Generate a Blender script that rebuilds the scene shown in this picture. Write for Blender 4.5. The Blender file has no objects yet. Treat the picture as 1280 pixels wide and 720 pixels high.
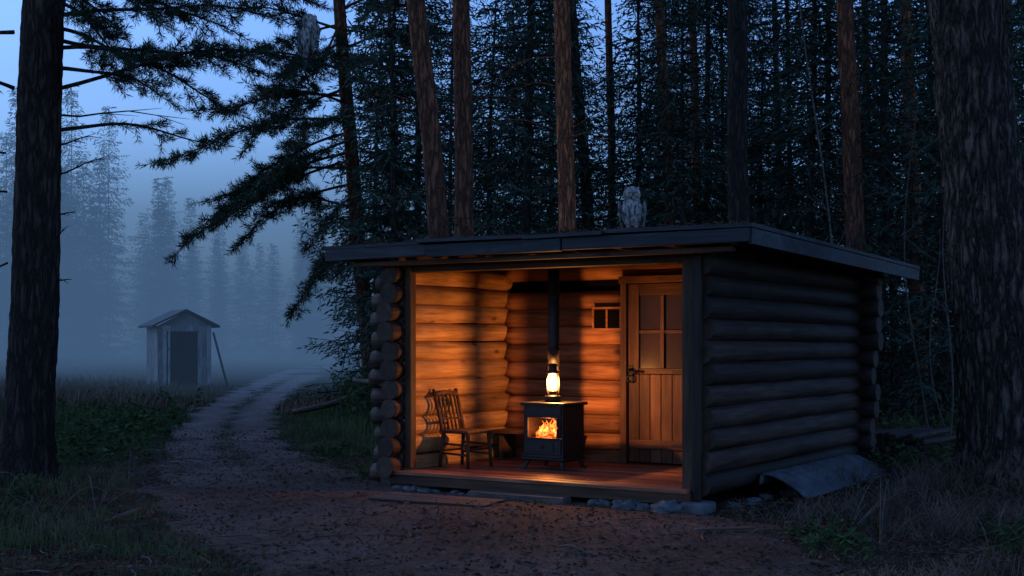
import bpy, math, random
import numpy as np
from mathutils import Vector, Matrix, noise, Euler

SC = bpy.context.scene
SC.view_settings.view_transform = 'Standard'
SC.view_settings.look = 'None'
SC.view_settings.exposure = 0
rnd = random.Random(7)
R = np.random.default_rng(11)
COL = SC.collection
F = 1600.0; CH = 1.5; HY = 430.0

def W(px, py, d):
    return Vector(((px-640)/F*d, d, CH-(py-HY)/F*d))

def gz(x, y):
    x = np.asarray(x, dtype=float); y = np.asarray(y, dtype=float)
    z = 0.03*np.sin(x*0.9+1.3)*np.sin(y*0.7+.4)+0.02*np.sin(x*2.1+y*1.3)*np.cos(y*1.7-x*.6)
    near = np.exp(-(((x-1.2)/3.5)**2+((y-12.8)/3.5)**2))
    z = z*(1-near)
    z = z + 0.12*np.exp(-(((x+1.9)/1.8)**2+((y-26)/5.0)**2))
    rr = np.clip((x-2.5)/5, 0, 1)
    z = z + rr*np.clip((y-14)*0.035, 0, 1.3)
    z = z + 0.10*np.exp(-(((x+4.9)/1.0)**2+((y-13)/1.0)**2)) + 0.16*np.exp(-(((x-5.0)/1.2)**2+((y-12.8)/1.2)**2))
    return z

# ------------------------------------------------------------ mesh helpers
def np_mesh(name, V, Fq, mats, midx=None, smooth=False):
    V = np.asarray(V, dtype=np.float32); Fq = np.asarray(Fq, dtype=np.int32)
    me = bpy.data.meshes.new(name)
    n, k = Fq.shape
    me.vertices.add(len(V)); me.vertices.foreach_set('co', V.ravel())
    me.loops.add(n*k); me.loops.foreach_set('vertex_index', Fq.ravel())
    me.polygons.add(n); me.polygons.foreach_set('loop_start', np.arange(n, dtype=np.int32)*k)
    for m in mats: me.materials.append(m)
    if midx is not None: me.polygons.foreach_set('material_index', np.asarray(midx, dtype=np.int32))
    me.polygons.foreach_set('use_smooth', np.full(n, smooth, dtype=bool))
    me.update(calc_edges=True)
    return me

def obj(name, me, parent=None, loc=(0,0,0), rot=(0,0,0), scale=(1,1,1)):
    o = bpy.data.objects.new(name, me); COL.objects.link(o)
    o.location = loc; o.rotation_euler = rot; o.scale = scale
    if parent: o.parent = parent
    return o

def empty(name, loc=(0,0,0), rot=(0,0,0)):
    e = bpy.data.objects.new(name, None); COL.objects.link(e)
    e.empty_display_size = .2
    e.location = loc; e.rotation_euler = rot
    return e

class QB:
    def __init__(s): s.V=[]; s.F=[]; s.M=[]; s.n=0
    def add(s, V, Fq, m=0):
        V=np.asarray(V,float); Fq=np.asarray(Fq,int)
        s.V.append(V); s.F.append(Fq+s.n); s.M.append(np.full(len(Fq), m)); s.n+=len(V)
    def mesh(s, name, mats, smooth=False):
        return np_mesh(name, np.concatenate(s.V), np.concatenate(s.F), mats, np.concatenate(s.M), smooth)

def tube(P, r, seg=8, cap=True):
    P=np.asarray(P,float); n=len(P); r=np.broadcast_to(np.asarray(r,float),(n,))
    T=np.gradient(P,axis=0); T/= (np.linalg.norm(T,axis=1,keepdims=True)+1e-9)
    up=np.array([0,0,1.0]) if abs(T[0][2])<.9 else np.array([1.0,0,0])
    A=np.cross(T,up); A/=(np.linalg.norm(A,axis=1,keepdims=True)+1e-9)
    B=np.cross(T,A)
    a=np.linspace(0,2*np.pi,seg,endpoint=False)
    V=P[:,None,:]+r[:,None,None]*(np.cos(a)[None,:,None]*A[:,None,:]+np.sin(a)[None,:,None]*B[:,None,:])
    V=V.reshape(-1,3)
    i=np.arange(n-1)[:,None]*seg; j=np.arange(seg)[None,:]; j2=(j+1)%seg
    Fq=np.stack([i+j,i+j2,i+seg+j2,i+seg+j],-1).reshape(-1,4)
    if cap:
        V=np.vstack([V,P[0],P[-1]]); c0=n*seg; c1=c0+1
        ex=[]
        for q in range(0,seg,2):
            ex.append([c0,(q+2)%seg,(q+1)%seg,q]); b=(n-1)*seg
            ex.append([c1,b+q,b+(q+1)%seg,b+(q+2)%seg])
        if seg%2==0: Fq=np.vstack([Fq,np.array(ex)])
    return V,Fq

def diamonds(C,D,L,Wd,seed=None):
    C=np.asarray(C,float); D=np.asarray(D,float)
    D=D/(np.linalg.norm(D,axis=1,keepdims=True)+1e-9)
    n=len(C); rv=R.normal(size=(n,3)); P=np.cross(D,rv); P/=(np.linalg.norm(P,axis=1,keepdims=True)+1e-9)
    L=np.broadcast_to(L,(n,))[:,None]; Wd=np.broadcast_to(Wd,(n,))[:,None]
    V=np.stack([C, C+D*L*.45+P*Wd*.5, C+D*L, C+D*L*.45-P*Wd*.5],1).reshape(-1,3)
    Fq=np.arange(n*4).reshape(-1,4)
    return V,Fq

def box(name, x0,x1,y0,y1,z0,z1, mat, parent=None, bev=0.006, jit=0.0):
    cx,cy,cz=(x0+x1)/2,(y0+y1)/2,(z0+z1)/2
    hx,hy,hz=(x1-x0)/2,(y1-y0)/2,(z1-z0)/2
    V=[(sx*hx+rnd.uniform(-jit,jit),sy*hy+rnd.uniform(-jit,jit),sz*hz+rnd.uniform(-jit,jit)) for sx in(-1,1) for sy in(-1,1) for sz in(-1,1)]
    Fq=[(0,1,3,2),(4,6,7,5),(0,4,5,1),(2,3,7,6),(0,2,6,4),(1,5,7,3)]
    me=bpy.data.meshes.new(name); me.from_pydata(V,[],Fq); me.materials.append(mat)
    o=obj(name,me,parent,(cx,cy,cz))
    if bev>0:
        b=o.modifiers.new('b','BEVEL'); b.width=min(bev,.3*min(2*hx,2*hy,2*hz)); b.segments=2
    return o

def tubeobj(name,P,r,mat,parent=None,seg=10,smooth=True):
    V,Fq=tube(P,r,seg); me=np_mesh(name,V,Fq,[mat],smooth=smooth)
    return obj(name,me,parent)

def ellip(name,c,r,mat,parent=None,rot=(0,0,0),u=20,v=14,amp=0,fs=3):
    V=[];Fq=[]
    for i in range(v+1):
        th=math.pi*i/v
        for j in range(u):
            ph=2*math.pi*j/u
            p=Vector((math.sin(th)*math.cos(ph),math.sin(th)*math.sin(ph),math.cos(th)))
            k=1+amp*noise.noise(p*fs+Vector(c)*3.1)
            V.append((p.x*r[0]*k,p.y*r[1]*k,p.z*r[2]*k))
    for i in range(v):
        for j in range(u):
            Fq.append((i*u+j,(i+1)*u+j,(i+1)*u+(j+1)%u,i*u+(j+1)%u))
    return obj(name,np_mesh(name,V,Fq,[mat],smooth=True),parent,c,rot)

# ------------------------------------------------------------ materials
def newmat(name):
    m=bpy.data.materials.new(name); m.use_nodes=True
    nt=m.node_tree; b=nt.nodes['Principled BSDF']
    return m,nt,b
def N(nt,t,**k):
    n=nt.nodes.new(t)
    for a,v in k.items(): setattr(n,a,v)
    return n
def ramp(nt,fac,stops):
    r=N(nt,'ShaderNodeValToRGB'); e=r.color_ramp.elements
    e[0].position=stops[0][0]; e[0].color=(*stops[0][1],1)
    e[1].position=stops[-1][0]; e[1].color=(*stops[-1][1],1)
    for p,c in stops[1:-1]:
        x=e.new(p); x.color=(*c,1)
    nt.links.new(fac,r.inputs[0]); return r.outputs[0]
def coords(nt,scale,kind='Object',rot=(0,0,0)):
    tc=N(nt,'ShaderNodeTexCoord'); mp=N(nt,'ShaderNodeMapping')
    mp.inputs['Scale'].default_value=scale; mp.inputs['Rotation'].default_value=rot
    nt.links.new(tc.outputs[kind],mp.inputs[0]); return mp.outputs[0]
def nz(nt,vec,scale,detail=4,rough=.55,dist=0):
    n=N(nt,'ShaderNodeTexNoise'); n.inputs['Scale'].default_value=scale; n.inputs['Detail'].default_value=detail
    n.inputs['Roughness'].default_value=rough; n.inputs['Distortion'].default_value=dist
    if vec is not None: nt.links.new(vec,n.inputs['Vector'])
    return n.outputs['Fac']
def mixc(nt,fac,a,b,mode='MIX'):
    m=N(nt,'ShaderNodeMix',data_type='RGBA',blend_type=mode)
    if isinstance(fac,(int,float)): m.inputs[0].default_value=fac
    else: nt.links.new(fac,m.inputs[0])
    for s,i in((a,6),(b,7)):
        if isinstance(s,tuple): m.inputs[i].default_value=(*s,1)
        else: nt.links.new(s,m.inputs[i])
    return m.outputs[2]
def bump(nt,b,h,strength=.5,dist=.02):
    n=N(nt,'ShaderNodeBump'); n.inputs['Strength'].default_value=strength; n.inputs['Distance'].default_value=dist
    nt.links.new(h,n.inputs['Height']); nt.links.new(n.outputs[0],b.inputs['Normal'])
def hsv_rand(nt,col,lo=.7,hi=1.25):
    oi=N(nt,'ShaderNodeObjectInfo'); mr=N(nt,'ShaderNodeMapRange'); mr.inputs[3].default_value=lo; mr.inputs[4].default_value=hi
    nt.links.new(oi.outputs['Random'],mr.inputs[0])
    h=N(nt,'ShaderNodeHueSaturation'); nt.links.new(mr.outputs[0],h.inputs['Value']); nt.links.new(col,h.inputs['Color'])
    return h.outputs[0]

def wood(name,cols,axis='x',rough=.7,stretch=14,sc=1.0,bmp=.5,rand=(.75,1.2)):
    m,nt,b=newmat(name)
    s=[sc*stretch]*3; s['xyz'.index(axis)]=sc*1.0
    oi=N(nt,'ShaderNodeObjectInfo')
    tc=N(nt,'ShaderNodeTexCoord'); ad=N(nt,'ShaderNodeVectorMath',operation='ADD')
    mu=N(nt,'ShaderNodeMath',operation='MULTIPLY'); mu.inputs[1].default_value=37.0
    nt.links.new(oi.outputs['Random'],mu.inputs[0]); nt.links.new(tc.outputs['Object'],ad.inputs[0]); nt.links.new(mu.outputs[0],ad.inputs[1])
    mp=N(nt,'ShaderNodeMapping'); mp.inputs['Scale'].default_value=s; nt.links.new(ad.outputs[0],mp.inputs[0])
    n1=nz(nt,mp.outputs[0],1.6,4,.62,.4)
    n2=nz(nt,ad.outputs[0],1.7,2)
    c=ramp(nt,n1,[(.25,cols[0]),(.5,cols[1]),(.75,cols[2])])
    dark=ramp(nt,n2,[(.3,(.45,.42,.4)),(.62,(1,1,1))])
    c=mixc(nt,.8,c,dark,'MULTIPLY')
    vo=N(nt,'ShaderNodeTexVoronoi'); vo.inputs['Scale'].default_value=1.0
    s2=[5.0]*3; s2['xyz'.index(axis)]=2.2
    mp2=N(nt,'ShaderNodeMapping'); mp2.inputs['Scale'].default_value=s2; nt.links.new(ad.outputs[0],mp2.inputs[0]); nt.links.new(mp2.outputs[0],vo.inputs['Vector'])
    kn=ramp(nt,vo.outputs['Distance'],[(.07,(.28,.2,.15)),(.16,(1,1,1))])
    c=mixc(nt,.85,c,kn,'MULTIPLY')
    c=hsv_rand(nt,c,*rand)
    nt.links.new(c,b.inputs['Base Color']); b.inputs['Roughness'].default_value=rough
    b.inputs['Specular IOR Level'].default_value=.25
    bump(nt,b,n1,bmp,.012)
    return m

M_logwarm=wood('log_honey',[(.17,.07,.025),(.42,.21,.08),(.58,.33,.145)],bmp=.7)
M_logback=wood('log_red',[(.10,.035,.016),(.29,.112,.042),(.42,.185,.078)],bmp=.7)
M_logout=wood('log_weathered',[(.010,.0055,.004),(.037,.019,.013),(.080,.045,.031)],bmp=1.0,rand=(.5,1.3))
M_end=wood('log_endgrain',[(.02,.011,.007),(.045,.025,.015),(.075,.043,.027)],axis='x',stretch=1,sc=9)
M_floor=wood('floor_boards',[(.10,.035,.02),(.25,.09,.05),(.34,.14,.08)],bmp=.5,rough=.5)
M_post=wood('post_wood',[(.035,.018,.010),(.09,.042,.02),(.14,.07,.035)],axis='z')
M_postd=wood('corner_board_wood',[(.012,.007,.005),(.028,.016,.011),(.05,.03,.02)],axis='z')
M_door=wood('door_wood',[(.06,.025,.011),(.13,.052,.022),(.19,.085,.038)],axis='z',rough=.6)
M_doorx=wood('door_rail_wood',[(.06,.025,.011),(.13,.052,.022),(.19,.085,.038)],axis='x',rough=.6)
M_beam=wood('beam_wood',[(.04,.018,.010),(.09,.04,.02),(.14,.065,.033)],axis='x')
M_beamy=wood('rafter_wood',[(.04,.018,.010),(.09,.04,.02),(.14,.065,.033)],axis='y')
M_roof=wood('roof_weathered',[(.007,.009,.011),(.017,.020,.025),(.05,.056,.066)],axis='x',sc=.8,rough=.55,rand=(.65,1.3))
M_grey=wood('grey_boards',[(.17,.17,.17),(.31,.31,.31),(.45,.45,.45)],axis='z',sc=.8,rand=(.6,1.2))
M_mat=wood('mat_boards',[(.03,.022,.018),(.075,.052,.040),(.11,.08,.065)],axis='x',rough=.9,stretch=8)
M_chair=wood('chair_wood',[(.03,.013,.007),(.07,.03,.014),(.11,.05,.024)],axis='z')
M_stick=wood('stick_wood',[(.03,.022,.018),(.07,.055,.045),(.12,.1,.085)],stretch=3,sc=4)

def simple(name,col,rough=.6,metal=0,var=.3,sc=20,bmp=.2,spec=.5):
    m,nt,b=newmat(name)
    v=coords(nt,(1,1,1)); n=nz(nt,v,sc,4)
    a=tuple(c*(1-var) for c in col); d=tuple(min(1,c*(1+var)) for c in col)
    nt.links.new(ramp(nt,n,[(.3,a),(.7,d)]),b.inputs['Base Color'])
    b.inputs['Roughness'].default_value=rough; b.inputs['Metallic'].default_value=metal
    b.inputs['Specular IOR Level'].default_value=spec
    if bmp: bump(nt,b,n,bmp,.01)
    return m
M_iron=simple('cast_iron',(.022,.016,.014),.55,.2,spec=.35)
M_black=simple('shade_black',(.005,.004,.004),.95,spec=.0,bmp=0)  # near-black colour stands in for the shade inside openings
M_metal=simple('roof_sheet_metal',(.07,.073,.076),.7,.0,.5,5,.5,.3)
M_stone=simple('fieldstone',(.09,.088,.088),.9,0,.45,7,.6,.2)
M_brass=simple('aged_brass',(.22,.14,.05),.4,.9)
M_glassp=simple('door_glass',(.045,.022,.012),.25,0,.35,3,.05,.12)

def emis(name,col,s,noise_s=None,col2=None,clear=False):
    m=bpy.data.materials.new(name); m.use_nodes=True; nt=m.node_tree; nt.nodes.clear()
    e=N(nt,'ShaderNodeEmission'); o=N(nt,'ShaderNodeOutputMaterial')
    e.inputs[0].default_value=(*col,1); e.inputs[1].default_value=s
    if noise_s:
        v=coords(nt,(1,1,1)); n=nz(nt,v,noise_s,3)
        nt.links.new(ramp(nt,n,[(.4,col2),(.6,col)]),e.inputs[0])
    if clear:
        t=N(nt,'ShaderNodeBsdfTransparent'); a=N(nt,'ShaderNodeAddShader')
        nt.links.new(e.outputs[0],a.inputs[0]); nt.links.new(t.outputs[0],a.inputs[1]); nt.links.new(a.outputs[0],o.inputs[0])
    else: nt.links.new(e.outputs[0],o.inputs[0])
    try: m.cycles.emission_sampling='NONE'
    except Exception: pass
    return m
M_flame=emis('lantern_flame',(1,.62,.25),14,clear=True)
M_fire=emis('fire_flame',(1,.26,.05),1.0,28,(.9,.07,.008),clear=True)
M_ember=emis('embers',(1,.14,.018),2.2,35,(.03,.005,.002))
def glassmat():
    m=bpy.data.materials.new('lantern_glass'); m.use_nodes=True; nt=m.node_tree; nt.nodes.clear()
    t=N(nt,'ShaderNodeBsdfTransparent'); t.inputs[0].default_value=(1,.95,.88,1)
    g=N(nt,'ShaderNodeBsdfGlossy'); g.inputs['Roughness'].default_value=.1
    e=N(nt,'ShaderNodeEmission'); e.inputs[0].default_value=(1,.55,.25,1); e.inputs[1].default_value=1.5
    a=N(nt,'ShaderNodeMixShader'); a.inputs[0].default_value=.08
    s=N(nt,'ShaderNodeAddShader'); o=N(nt,'ShaderNodeOutputMaterial')
    nt.links.new(t.outputs[0],a.inputs[1]); nt.links.new(g.outputs[0],a.inputs[2])
    nt.links.new(a.outputs[0],s.inputs[0]); nt.links.new(e.outputs[0],s.inputs[1]); nt.links.new(s.outputs[0],o.inputs[0])
    try: m.cycles.emission_sampling='NONE'
    except Exception: pass
    return m
M_lglass=glassmat()

def barkmat(name,low,high,crack,vs=(14,14,2.6),orange_at=None,bstr=.9,bd=.03,dis=2.2):
    m,nt,b=newmat(name)
    v=coords(nt,vs)
    dn=N(nt,'ShaderNodeTexNoise'); dn.inputs['Scale'].default_value=1.0; dn.inputs['Detail'].default_value=3; dn.inputs['Roughness'].default_value=.65; nt.links.new(v,dn.inputs['Vector'])
    ad=N(nt,'ShaderNodeVectorMath',operation='MULTIPLY_ADD'); nt.links.new(dn.outputs['Color'],ad.inputs[0]); ad.inputs[1].default_value=(dis,dis,dis); nt.links.new(v,ad.inputs[2])
    vo=N(nt,'ShaderNodeTexVoronoi',feature='DISTANCE_TO_EDGE'); vo.inputs['Scale'].default_value=1.0; nt.links.new(ad.outputs[0],vo.inputs['Vector'])
    n=nz(nt,v,2.2,4,.7)
    pl=ramp(nt,n,[(.3,tuple(c*.45 for c in low)),(.7,tuple(c*1.5 for c in low))])
    if orange_at:
        ph=ramp(nt,n,[(.3,tuple(c*.55 for c in high)),(.7,tuple(c*1.35 for c in high))])
        tc=N(nt,'ShaderNodeTexCoord'); sx=N(nt,'ShaderNodeSeparateXYZ'); nt.links.new(tc.outputs['Object'],sx.inputs[0])
        mr=N(nt,'ShaderNodeMapRange'); mr.inputs[1].default_value=orange_at[0]; mr.inputs[2].default_value=orange_at[1]; nt.links.new(sx.outputs['Z'],mr.inputs[0])
        pl=mixc(nt,mr.outputs[0],pl,ph)
    ck=ramp(nt,vo.outputs['Distance'],[(.0,(.05,.05,.05)),(.28,(1,1,1))])
    c=mixc(nt,ck,crack,pl)
    c=hsv_rand(nt,c,.8,1.2)
    nt.links.new(c,b.inputs['Base Color']); b.inputs['Roughness'].default_value=.95; b.inputs['Specular IOR Level'].default_value=.1
    m1=N(nt,'ShaderNodeMath',operation='MULTIPLY_ADD'); nt.links.new(n,m1.inputs[0]); m1.inputs[1].default_value=1.0
    nt.links.new(ck,m1.inputs[2]); bump(nt,b,m1.outputs[0],bstr,bd)
    return m
M_bark=barkmat('pine_bark',(.15,.07,.046),(.25,.09,.045),(.035,.02,.014),orange_at=(2.2,5.5))
M_barko=barkmat('pine_bark_orange',(.23,.09,.05),(.38,.125,.054),(.055,.024,.015),orange_at=(1,4))
M_barkd=barkmat('spruce_bark',(.055,.040,.033),(.05,.045,.042),(.016,.014,.012))
M_barkbig=barkmat('old_pine_bark',(.10,.073,.058),(.1,.08,.07),(.012,.010,.009),vs=(13,13,2.4),bstr=1,bd=.04,dis=1.5)
M_barkleft=barkmat('left_pine_bark',(.045,.033,.027),(.09,.05,.034),(.011,.009,.008),orange_at=(3,6))

def foliage(name,a,bcol,transl=.25):
    m,nt,b=newmat(name)
    v=coords(nt,(1,1,1)); n=nz(nt,v,2.3,1)
    c=hsv_rand(nt,ramp(nt,n,[(.35,a),(.65,bcol)]),.75,1.25)
    nt.nodes.remove(b); d=N(nt,'ShaderNodeBsdfDiffuse'); nt.links.new(c,d.inputs[0])
    nt.links.new(d.outputs[0],nt.nodes['Material Output'].inputs[0])
    return m
M_pine=foliage('pine_needles',(.020,.033,.022),(.043,.062,.038),.15)
M_spruce=foliage('spruce_needles',(.022,.038,.028),(.050,.071,.049),.15)
M_grass=foliage('grass_green',(.040,.058,.022),(.09,.108,.043))
M_dry=foliage('grass_dry',(.12,.075,.052),(.21,.14,.10))
M_dead=foliage('grass_dead',(.06,.040,.028),(.15,.108,.077))
M_leaf=foliage('leaf_green',(.024,.044,.016),(.052,.08,.03))
M_litter=foliage('leaf_litter',(.045,.024,.015),(.15,.075,.045),.05)

def groundmat():
    m,nt,b=newmat('forest_floor')
    v=coords(nt,(1,1,1))
    n2=nz(nt,v,7,5,.75); n3=nz(nt,v,45,3,.7); n4=nz(nt,v,1.4,4,.65)
    soil=ramp(nt,n2,[(.3,(.014,.009,.007)),(.5,(.040,.025,.017)),(.7,(.082,.052,.036))])
    moss=ramp(nt,n3,[(.3,(.012,.017,.008)),(.7,(.042,.054,.023))])
    f=ramp(nt,n4,[(.50,(0,0,0)),(.62,(1,1,1))])
    c=mixc(nt,f,soil,moss)
    sx=N(nt,'ShaderNodeSeparateXYZ'); nt.links.new(v,sx.inputs[0])
    mr=N(nt,'ShaderNodeMapRange'); mr.inputs[1].default_value=22; mr.inputs[2].default_value=40; nt.links.new(sx.outputs['Y'],mr.inputs[0])
    mx=N(nt,'ShaderNodeMapRange'); mx.inputs[1].default_value=3; mx.inputs[2].default_value=-4; nt.links.new(sx.outputs['X'],mx.inputs[0])
    mm=N(nt,'ShaderNodeMath',operation='MULTIPLY'); nt.links.new(mr.outputs[0],mm.inputs[0]); nt.links.new(mx.outputs[0],mm.inputs[1])
    field=ramp(nt,n2,[(.3,(.03,.03,.018)),(.7,(.068,.058,.037))])
    c=mixc(nt,mm.outputs[0],c,field)
    sp=ramp(nt,n3,[(.35,(.5,.5,.5)),(.65,(1.35,1.35,1.35))]); c=mixc(nt,.8,c,sp,'MULTIPLY')
    nt.links.new(c,b.inputs['Base Color']); b.inputs['Roughness'].default_value=.95; b.inputs['Specular IOR Level'].default_value=.1
    a=N(nt,'ShaderNodeMath',operation='ADD'); nt.links.new(n3,a.inputs[0]); nt.links.new(n2,a.inputs[1])
    bump(nt,b,a.outputs[0],.9,.05)
    return m
def pathmat():
    m,nt,b=newmat('dirt_path')
    v=coords(nt,(1,1,1))
    n1=nz(nt,v,.55,5,.65,.5); n2=nz(nt,v,6,5,.8); n3=nz(nt,v,60,3,.7)
    c=ramp(nt,n1,[(.32,(.045,.027,.020)),(.5,(.085,.056,.044)),(.68,(.13,.092,.076))])
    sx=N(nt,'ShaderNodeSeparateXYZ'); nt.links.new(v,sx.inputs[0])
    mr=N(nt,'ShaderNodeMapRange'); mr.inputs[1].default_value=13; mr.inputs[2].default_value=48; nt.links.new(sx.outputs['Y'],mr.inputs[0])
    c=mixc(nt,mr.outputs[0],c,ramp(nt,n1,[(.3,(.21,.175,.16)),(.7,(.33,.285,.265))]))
    # wheel tracks: u attribute across the path
    at=N(nt,'ShaderNodeAttribute'); at.attribute_name='across'
    c=mixc(nt,.75,c,ramp(nt,at.outputs['Fac'],[(.0,(.55,.6,.5)),(.18,(1.25,1.22,1.2)),(.34,(1.25,1.22,1.2)),(.5,(.62,.66,.58)),(.66,(1.25,1.22,1.2)),(.84,(1.25,1.22,1.2)),(1.0,(.55,.6,.5))]),'MULTIPLY')
    c=mixc(nt,.9,c,ramp(nt,n2,[(.3,(.42,.40,.38)),(.7,(1.45,1.45,1.45))]),'MULTIPLY')
    c=mixc(nt,.8,c,ramp(nt,n3,[(.35,(.5,.5,.5)),(.68,(1.55,1.55,1.55))]),'MULTIPLY')
    nt.links.new(c,b.inputs['Base Color']); b.inputs['Roughness'].default_value=.9; b.inputs['Specular IOR Level'].default_value=.15
    a=N(nt,'ShaderNodeMath',operation='ADD'); nt.links.new(n3,a.inputs[0]); nt.links.new(n2,a.inputs[1])
    bump(nt,b,a.outputs[0],1,.05)
    return m
M_ground=groundmat(); M_path=pathmat()

# ------------------------------------------------------------ ground & path
def axis(a):
    out=[a[0][0]]
    for s,e,st in a:
        k=max(1,int(round((e-s)/st))); out+= [s+(e-s)*(i+1)/k for i in range(k)]
    return np.array(out)
gx=axis([(-500,-150,50),(-150,-30,8),(-30,-8,.9),(-8,9,.25),(9,30,.9),(30,150,8),(150,500,50)])
gy=axis([(-60,0,5),(0,6,.8),(6,30,.25),(30,60,1),(60,200,8),(200,900,50)])
X,Y=np.meshgrid(gx,gy); Z=gz(X,Y)
V=np.stack([X,Y,Z],-1).reshape(-1,3); nx=len(gx); ny=len(gy)
ii,jj=np.meshgrid(np.arange(nx-1),np.arange(ny-1)); a=(jj*nx+ii).ravel()
obj('ground',np_mesh('ground',V,np.stack([a,a+1,a+nx+1,a+nx],-1),[M_ground],smooth=True))

rows=[(900,300,1250),(800,310,1150),(720,300,1060),(685,262,1010),(655,215,940),(632,190,840),(612,188,520),(592,190,440),(572,196,392),(552,205,358),(530,222,346),(510,248,352),(495,275,366),(482,303,382),(472,328,400),(463,356,419),(457,380,430),(452,402,438),(448,418,443)]
pY=np.array([2400/(r[0]-430) for r in rows]); pL=np.array([(r[1]-640)/F*2400/(r[0]-430) for r in rows]); pR=np.array([(r[2]-640)/F*2400/(r[0]-430) for r in rows])
def pathLR(y):
    wob=.10*np.sin(y*2.3)+.07*np.sin(y*5.1+1)+.05*np.sin(y*9.7)
    wob2=.10*np.sin(y*2.9+2)+.07*np.sin(y*6.1)+.05*np.sin(y*11.)
    return np.interp(y,pY,pL)+wob, np.interp(y,pY,pR)+wob2
def onpath(x,y,m=0.0):
    l,r=pathLR(y); return (x>l+m)&(x<r-m)&(y<pY[-1])
ys=axis([(pY[0],25,.12),(25,60,.4),(60,pY[-1],1.2)]); ks=np.linspace(0,1,61)
l,r=pathLR(ys); X=l[:,None]+(r-l)[:,None]*ks[None]; Y=np.broadcast_to(ys[:,None],X.shape)
edge=np.minimum(ks,1-ks)[None]*(r-l)[:,None]
Z=gz(X,Y)+.012*np.clip(edge/.15,0,1)-.006
Z=Z-0.012*np.clip(1-edge/.05,0,1)
nx=61; ny=len(ys); ii,jj=np.meshgrid(np.arange(nx-1),np.arange(ny-1)); a=(jj*nx+ii).ravel()
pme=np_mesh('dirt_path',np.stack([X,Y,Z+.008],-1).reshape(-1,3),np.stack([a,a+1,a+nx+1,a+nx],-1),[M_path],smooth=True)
at=pme.attributes.new('across','FLOAT','POINT')
# in the yard in front of the cabin there are no wheel tracks: fade to a neutral value there
kk_=np.broadcast_to(ks[None],X.shape); fade=np.clip((Y-12.5)/3.0,0,1)
at.data.foreach_set('value',(kk_*fade+.27*(1-fade)).astype(np.float32).ravel())
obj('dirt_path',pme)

# ------------------------------------------------------------ cabin
ANG=math.radians(32.5); CX,CY=1.807,11.43
cab=empty('log_cabin',(CX,CY,0),(0,0,-ANG))
ca,sa=math.cos(ANG),math.sin(ANG)
def toL(X,Y):
    dx,dy=X-CX,Y-CY; return ca*dx-sa*dy, sa*dx+ca*dy
def toW(x,y): return CX+ca*x+sa*y, CY-sa*x+ca*y

def log(name,p0,p1,r,mat,seed,parent=cab,endmat=M_end,flat=0.0):
    p0=Vector(p0);p1=Vector(p1); L=(p1-p0).length; n=max(4,int(L/.12)); seg=18
    V=[];Fq=[];mi=[]
    rs=rnd.uniform(.93,1.06); tp=rnd.uniform(-.06,.06)
    for i in range(n+1):
        x=-L/2+L*i/n
        bow=Vector((0,.014*noise.noise(Vector((x*.6,seed*3.3,0))),.014*noise.noise(Vector((x*.6,seed*3.3,9)))))
        for j in range(seg):
            a=2*math.pi*j/seg
            rr=r*rs*(1+tp*x/L)*(1+.06*noise.noise(Vector((x*1.6,math.cos(a)*1.3+seed*7,math.sin(a)*1.3)))+.025*noise.noise(Vector((x*6,math.cos(a)*4+seed*7,math.sin(a)*4))))
            V.append((x,bow.y+math.cos(a)*rr,bow.z+math.sin(a)*rr))
    for i in range(n):
        for j in range(seg):
            Fq.append((i*seg+j,i*seg+(j+1)%seg,(i+1)*seg+(j+1)%seg,(i+1)*seg+j)); mi.append(0)
    me=bpy.data.meshes.new(name)
    fs=[list(q) for q in Fq]; fs.append(list(range(seg))[::-1]); fs.append([n*seg+j for j in range(seg)]); mi+=[1,1]
    me.from_pydata(V,[],fs); me.materials.append(mat); me.materials.append(endmat)
    for p,k in zip(me.polygons,mi): p.material_index=k; p.use_smooth=(k==0)
    me.update()
    d=(p1-p0).normalized(); q=Vector((1,0,0)).rotation_difference(d)
    o=obj(name,me,parent,(p0+p1)/2); o.rotation_euler=q.to_euler()
    return o
NC=11; z0=.24; dz=.198
lr=.107
sd=0
for i in range(NC):
    z=z0+i*dz; sd+=1
    e=lambda:rnd.uniform(-.05,.05)
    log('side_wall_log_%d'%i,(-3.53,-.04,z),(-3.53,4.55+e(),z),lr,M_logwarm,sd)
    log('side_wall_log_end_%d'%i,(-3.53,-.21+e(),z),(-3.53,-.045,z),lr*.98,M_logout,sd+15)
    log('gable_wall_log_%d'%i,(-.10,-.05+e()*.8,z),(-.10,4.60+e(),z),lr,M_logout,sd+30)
    zz=z+dz/2 if i<NC-1 else z+.06
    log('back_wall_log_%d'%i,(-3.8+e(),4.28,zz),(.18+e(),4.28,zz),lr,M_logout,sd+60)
    log('corner_stub_a_%d'%i,(-3.84+e(),.03,z-dz/2+.01),(-3.44+e()*.3,.03,z-dz/2+.01),lr*.93,M_logout,sd+90)
    if z+.09<2.26:
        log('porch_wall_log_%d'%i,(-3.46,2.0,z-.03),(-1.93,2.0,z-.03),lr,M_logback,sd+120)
        log('porch_wall_short_log_%d'%i,(-.97,2.0,z-.03),(-.18,2.0,z-.03),lr,M_logback,sd+150)
log('porch_wall_head_log',(-3.46,2.0,2.32),(-.18,2.0,2.32),.10,M_logback,201)
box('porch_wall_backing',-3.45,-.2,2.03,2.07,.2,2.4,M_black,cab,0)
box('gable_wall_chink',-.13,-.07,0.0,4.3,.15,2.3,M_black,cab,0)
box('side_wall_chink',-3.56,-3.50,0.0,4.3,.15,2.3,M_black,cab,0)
box('porch_post',-.285,-.165,-.07,.07,.14,2.33,M_post,cab,.012,.003)
box('corner_board',-.16,-.075,-.135,-.085,.10,2.31,M_postd,cab,.012,.004)
box('left_porch_post',-3.425,-3.345,-.05,.04,.22,2.33,M_post,cab,.01,.003)
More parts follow.
